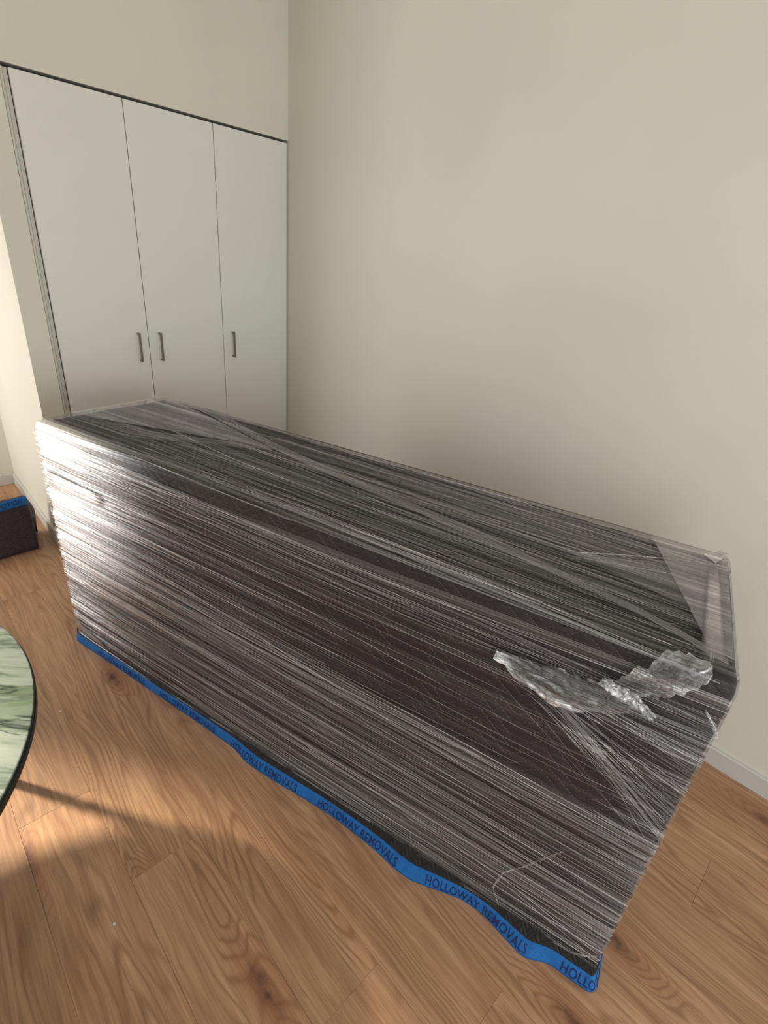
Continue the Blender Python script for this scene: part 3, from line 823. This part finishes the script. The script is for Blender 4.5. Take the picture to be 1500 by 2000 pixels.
# base of the item under the blanket, out to the floor
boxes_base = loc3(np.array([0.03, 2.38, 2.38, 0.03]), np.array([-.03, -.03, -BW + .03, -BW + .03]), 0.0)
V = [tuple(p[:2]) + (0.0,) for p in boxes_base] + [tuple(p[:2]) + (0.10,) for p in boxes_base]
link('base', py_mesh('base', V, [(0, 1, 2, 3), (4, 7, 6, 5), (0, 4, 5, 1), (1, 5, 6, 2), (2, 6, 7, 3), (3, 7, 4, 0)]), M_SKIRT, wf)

# printed lettering on tape
def text_mesh(body, size):
    c = bpy.data.curves.new('t', 'FONT'); c.body = body; c.size = size; c.space_character = 1.08
    c.offset = 0.0004
    o = bpy.data.objects.new('t', c); COL.objects.link(o)
    dg = bpy.context.evaluated_depsgraph_get(); dg.update()
    me = bpy.data.meshes.new_from_object(o.evaluated_get(dg))
    COL.objects.unlink(o); bpy.data.objects.remove(o)
    V = np.array([v.co[:] for v in me.vertices]); F = [tuple(p.vertices) for p in me.polygons]
    bpy.data.meshes.remove(me)
    return V, F
def subdivide_tris(V, F, maxlen):
    bm = bmesh.new(); vv = [bm.verts.new(v) for v in V]
    for f in F:
        try: bm.faces.new([vv[i] for i in f])
        except ValueError: pass
    bmesh.ops.triangulate(bm, faces=bm.faces)
    for _ in range(3):
        es = [e for e in bm.edges if e.calc_length() > maxlen]
        if not es: break
        bmesh.ops.subdivide_edges(bm, edges=es, cuts=1)
        bmesh.ops.triangulate(bm, faces=bm.faces)
    bm.verts.ensure_lookup_table(); bm.verts.index_update()
    V2 = np.array([v.co[:] for v in bm.verts]); F2 = [tuple(v.index for v in f.verts) for f in bm.faces]; bm.free()
    return V2, F2
TV, TF = text_mesh('HOLLOWAY REMOVALS', 0.034)
wid = TV[:, 0].max() - TV[:, 0].min(); TV[:, 0] = (TV[:, 0] - TV[:, 0].min()) * (0.338 / wid)
TV, TF = subdivide_tris(TV, TF, 0.006)
hgt = TV[:, 1].max()
def strip_lookup(pts_fn):
    g = np.stack([pts_fn(h) for h in np.linspace(0, 1, nh)], 1)   # N, nh, 3
    return g
G = np.stack([hem_pt(h, 0.0009) for h in np.linspace(0, 1, nh)], 1)
def on_hem(a, h):
    fi = np.interp(a, arc, np.arange(N)); i = np.clip(np.floor(fi).astype(int), 0, N - 2); fx = (fi - i)[:, None]
    fh = np.clip(h, 0, 1) * (nh - 1); j = np.clip(np.floor(fh).astype(int), 0, nh - 2); fy = (fh - j)[:, None]
    return (G[i, j] * (1 - fx) + G[i + 1, j] * fx) * (1 - fy) + (G[i, j + 1] * (1 - fx) + G[i + 1, j + 1] * fx) * fy
a_of_s = lambda s: np.interp(s, ss, arc[:len(ss)])
for st in (0.16, 0.60, 1.035, 1.467, 1.909, 2.333):
    a0 = float(a_of_s(st))
    av = a0 + TV[:, 0]
    if av.max() > arc[-1] - .002:
        keep = [f for f in TF if max(av[i] for i in f) < arc[-1] - .004]
    else: keep = TF
    P = on_hem(np.minimum(av, arc[-1] - .001), 0.17 + 0.66 * TV[:, 1] / hgt)
    used = sorted({i for f in keep for i in f}); mp = {i: k for k, i in enumerate(used)}
    o = link('lettering', py_mesh('lettering', P[used], [tuple(mp[i] for i in f) for f in keep]), M_INK, hem)

# ------------------------------------------------------------------ marble table
TC = (1.775, -2.75); TR = 0.722; TZ = 0.75
tb = empty('round_table', (TC[0], TC[1], 0))
tag(tb, 'round green and white marble table with dark rim, at the left edge', 'table')
def disc(name, r, z0, z1, bev, mat, n=160):
    prof = [(0, z0), (r - bev, z0)] + [(r - bev + bev * math.sin(a), z0 + bev - bev * math.cos(a)) for a in (0.5, 1.0, 1.57)] + \
           [(r - bev + bev * math.cos(a), z1 - bev + bev * math.sin(a)) for a in (0, 0.5, 1.0, 1.57)] + [(0, z1)]
    V = []; F = []
    m = len(prof)
    for i in range(n):
        a = 2 * math.pi * i / n
        for (q, z) in prof: V.append((TC[0] + q * math.cos(a), TC[1] + q * math.sin(a), z))
    for i in range(n):
        for j in range(m - 1):
            k = (i + 1) % n
            F.append((i * m + j, k * m + j, k * m + j + 1, i * m + j + 1))
    bm = bmesh.new(); vv = [bm.verts.new(v) for v in V]
    for f in F: bm.faces.new([vv[i] for i in f])
    bmesh.ops.remove_doubles(bm, verts=bm.verts, dist=1e-5)
    return bm_obj(name, bm, mat, tb)
disc('tabletop', TR - 0.004, TZ - 0.006, TZ, 0.0015, M_MARBLE)['label'] = 'veined green and white marble top'
disc('rim', TR, TZ - 0.030, TZ - 0.0062, 0.004, M_EDGE)['label'] = 'dark green polished rim'
disc('apron', TR - 0.06, TZ - 0.045, TZ - 0.0305, 0.003, M_STEEL)
for a, rad in ((124, .69), (244, .62), (4, .62)):
    a = math.radians(a); px, py = TC[0] + rad * math.cos(a), TC[1] + rad * math.sin(a)
    bm = bmesh.new()
    bmesh.ops.create_cone(bm, cap_ends=True, segments=20, radius1=0.015, radius2=0.022, depth=TZ - 0.0305)
    bmesh.ops.translate(bm, vec=(px, py, (TZ - 0.0305) / 2), verts=bm.verts)
    bm_obj('leg', bm, M_STEEL, tb, True)

# ------------------------------------------------------------------ folded blanket in the passage
bg_ = empty('folded_blanket', (-0.36, -1.86, 0))
tag(bg_, 'dark quilted blanket bundle with a blue hem, by the skirting in the passage at left', 'blanket')
def bundle():
    n, m = 70, 60
    # front corner line points: y runs from -1.665 (right in the photo) to -2.15
    us = np.linspace(0, 1, n); vs2 = np.linspace(0, 1, m)
    # closed cross-section in (x,z): front bottom, front top, thin top, back slope
    sec = np.array([(-.262, .004), (-.252, .03), (-.268, .12), (-.285, .24), (-.292, .345), (-.305, .352), (-.330, .345), (-.40, .25), (-.47, .12), (-.51, .03), (-.50, .004)])
    dd = np.concatenate([[0], np.cumsum(np.linalg.norm(np.diff(sec, axis=0), axis=1))])
    xs = np.interp(vs2 * dd[-1], dd, sec[:, 0]); zs = np.interp(vs2 * dd[-1], dd, sec[:, 1])
    Y = -1.672 - us * 0.46
    k = np.minimum(1, np.minimum(us, 1 - us) / 0.035) ** 0.5
    P = np.zeros((n, m, 3)); cx, cz = -.36, .13
    for i in range(n):
        kk = 0.93 + 0.07 * k[i] if 0 < i < n - 1 else 0.90
        P[i, :, 0] = cx + (xs - cx) * kk + 0.10 * us[i] * 0.45
        P[i, :, 2] = np.maximum(0.003, (zs) * (0.97 + .03 * k[i]) * (1 - 0.05 * us[i]))
        P[i, :, 1] = Y[i] + 0.045 * (1 - us[i]) ** 3 * sstep(vs2, .45, .75)
    X_, Z_ = np.meshgrid(us, vs2, indexing='ij')
    P[..., 0] += 0.014 * (vnoise(X_ * 7, Z_ * 6, 31) - .5) + 0.006 * (vnoise(X_ * 18, Z_ * 14, 32) - .5)
    # bottom pinched inward at the front like a sagging bundle
    # end caps
    def cap(ring): 
        c = ring.mean(0); return np.stack([ring * (1 - q) + c * q for q in (.98, .6, .25)])
    c0 = cap(P[0]); c1 = cap(P[-1])[::-1]
    P = np.concatenate([c0, P, c1])
    UV = np.stack([np.repeat(np.linspace(0, .5, P.shape[0])[:, None], m, 1), np.repeat((vs2 * dd[-1])[None], P.shape[0], 0)], -1)
    o = link('quilted_body', grid_mesh('quilted_body', P, UV), M_BAG, bg_, smooth=True)
    # hem tape along the front top edge
    V = []; hn = 40
    yy = np.linspace(-1.676, -2.12, hn); q = (-1.672 - yy) / .46
    rows = []
    for h in np.linspace(0, 1, 5):
        rows.append(np.stack([-.284 + 0.045 * q + .010 * (1 - h) + 0.004 * np.sin(yy * 30), yy, (0.302 + .050 * h) * (1 - .05 * q)], -1))
    for h in np.linspace(1, 0, 5):
        r = rows[int(h * 4)].copy(); r[:, 0] -= .004; rows.append(r)
    Pm = np.stack(rows, 1)
    hm = link('blue_hem', grid_mesh('blue_hem', Pm, None, closed_v=True), M_HEM, bg_, smooth=True)
    TV2, TF2 = text_mesh('HOLLOWAY REMOVALS', 0.034)
    x = TV2[:, 0] - TV2[:, 0].min(); x = x * (0.34 / x.max()); hh = TV2[:, 1] / TV2[:, 1].max()
    # upside down on this blanket
    y = -1.70 - x; q2 = (-1.672 - y) / .46; h = 0.80 - 0.6 * hh
    V = np.stack([-.284 + .045 * q2 + .010 * (1 - h) + .004 * np.sin(y * 30) + .0012, y, (0.302 + .05 * h) * (1 - .05 * q2)], -1)
    link('lettering', py_mesh('lettering', V, TF2), M_INK, hm)
bundle()

rb = empty('wooden_box', (-1.05, -1.88, 0))
tag(rb, 'dark red wooden box on the passage floor, behind the dark blanket bundle', 'box')
boxes('body', [((-1.16, -2.02, 0.006), (-1.06, -1.742, 0.11))], M_RED, rb, bev=0.004, seg=2)
boxes('lid', [((-1.165, -2.025, 0.111), (-1.055, -1.737, 0.125))], M_RED, rb, bev=0.003, seg=2)
for fx in (-1.075, -1.155):
    for fy in (-1.765, -2.01):
        boxes('foot', [((fx, fy, 0.0), (fx + .013, fy + .02, 0.006))], M_WHITE, rb)

# crumbs on the floor
def crumb(x, y, r, label):
    bm = bmesh.new(); bmesh.ops.create_icosphere(bm, subdivisions=1, radius=r)
    for v in bm.verts:
        v.co *= random.uniform(.6, 1.2); v.co.z *= .5
    zmin = min(v.co.z for v in bm.verts)
    bmesh.ops.translate(bm, vec=(0, 0, -zmin), verts=bm.verts)
    o = bm_obj('packing_crumb', bm, M_WHITE); o.location = (x, y, 0.0)
    tag(o, label, 'crumb')
crumb(1.205, -1.93, .006, 'small white scrap on the floorboards just right of the marble table')
crumb(2.123, -2.03, .0045, 'tiny white crumb on the open floorboards in front of the marble table')
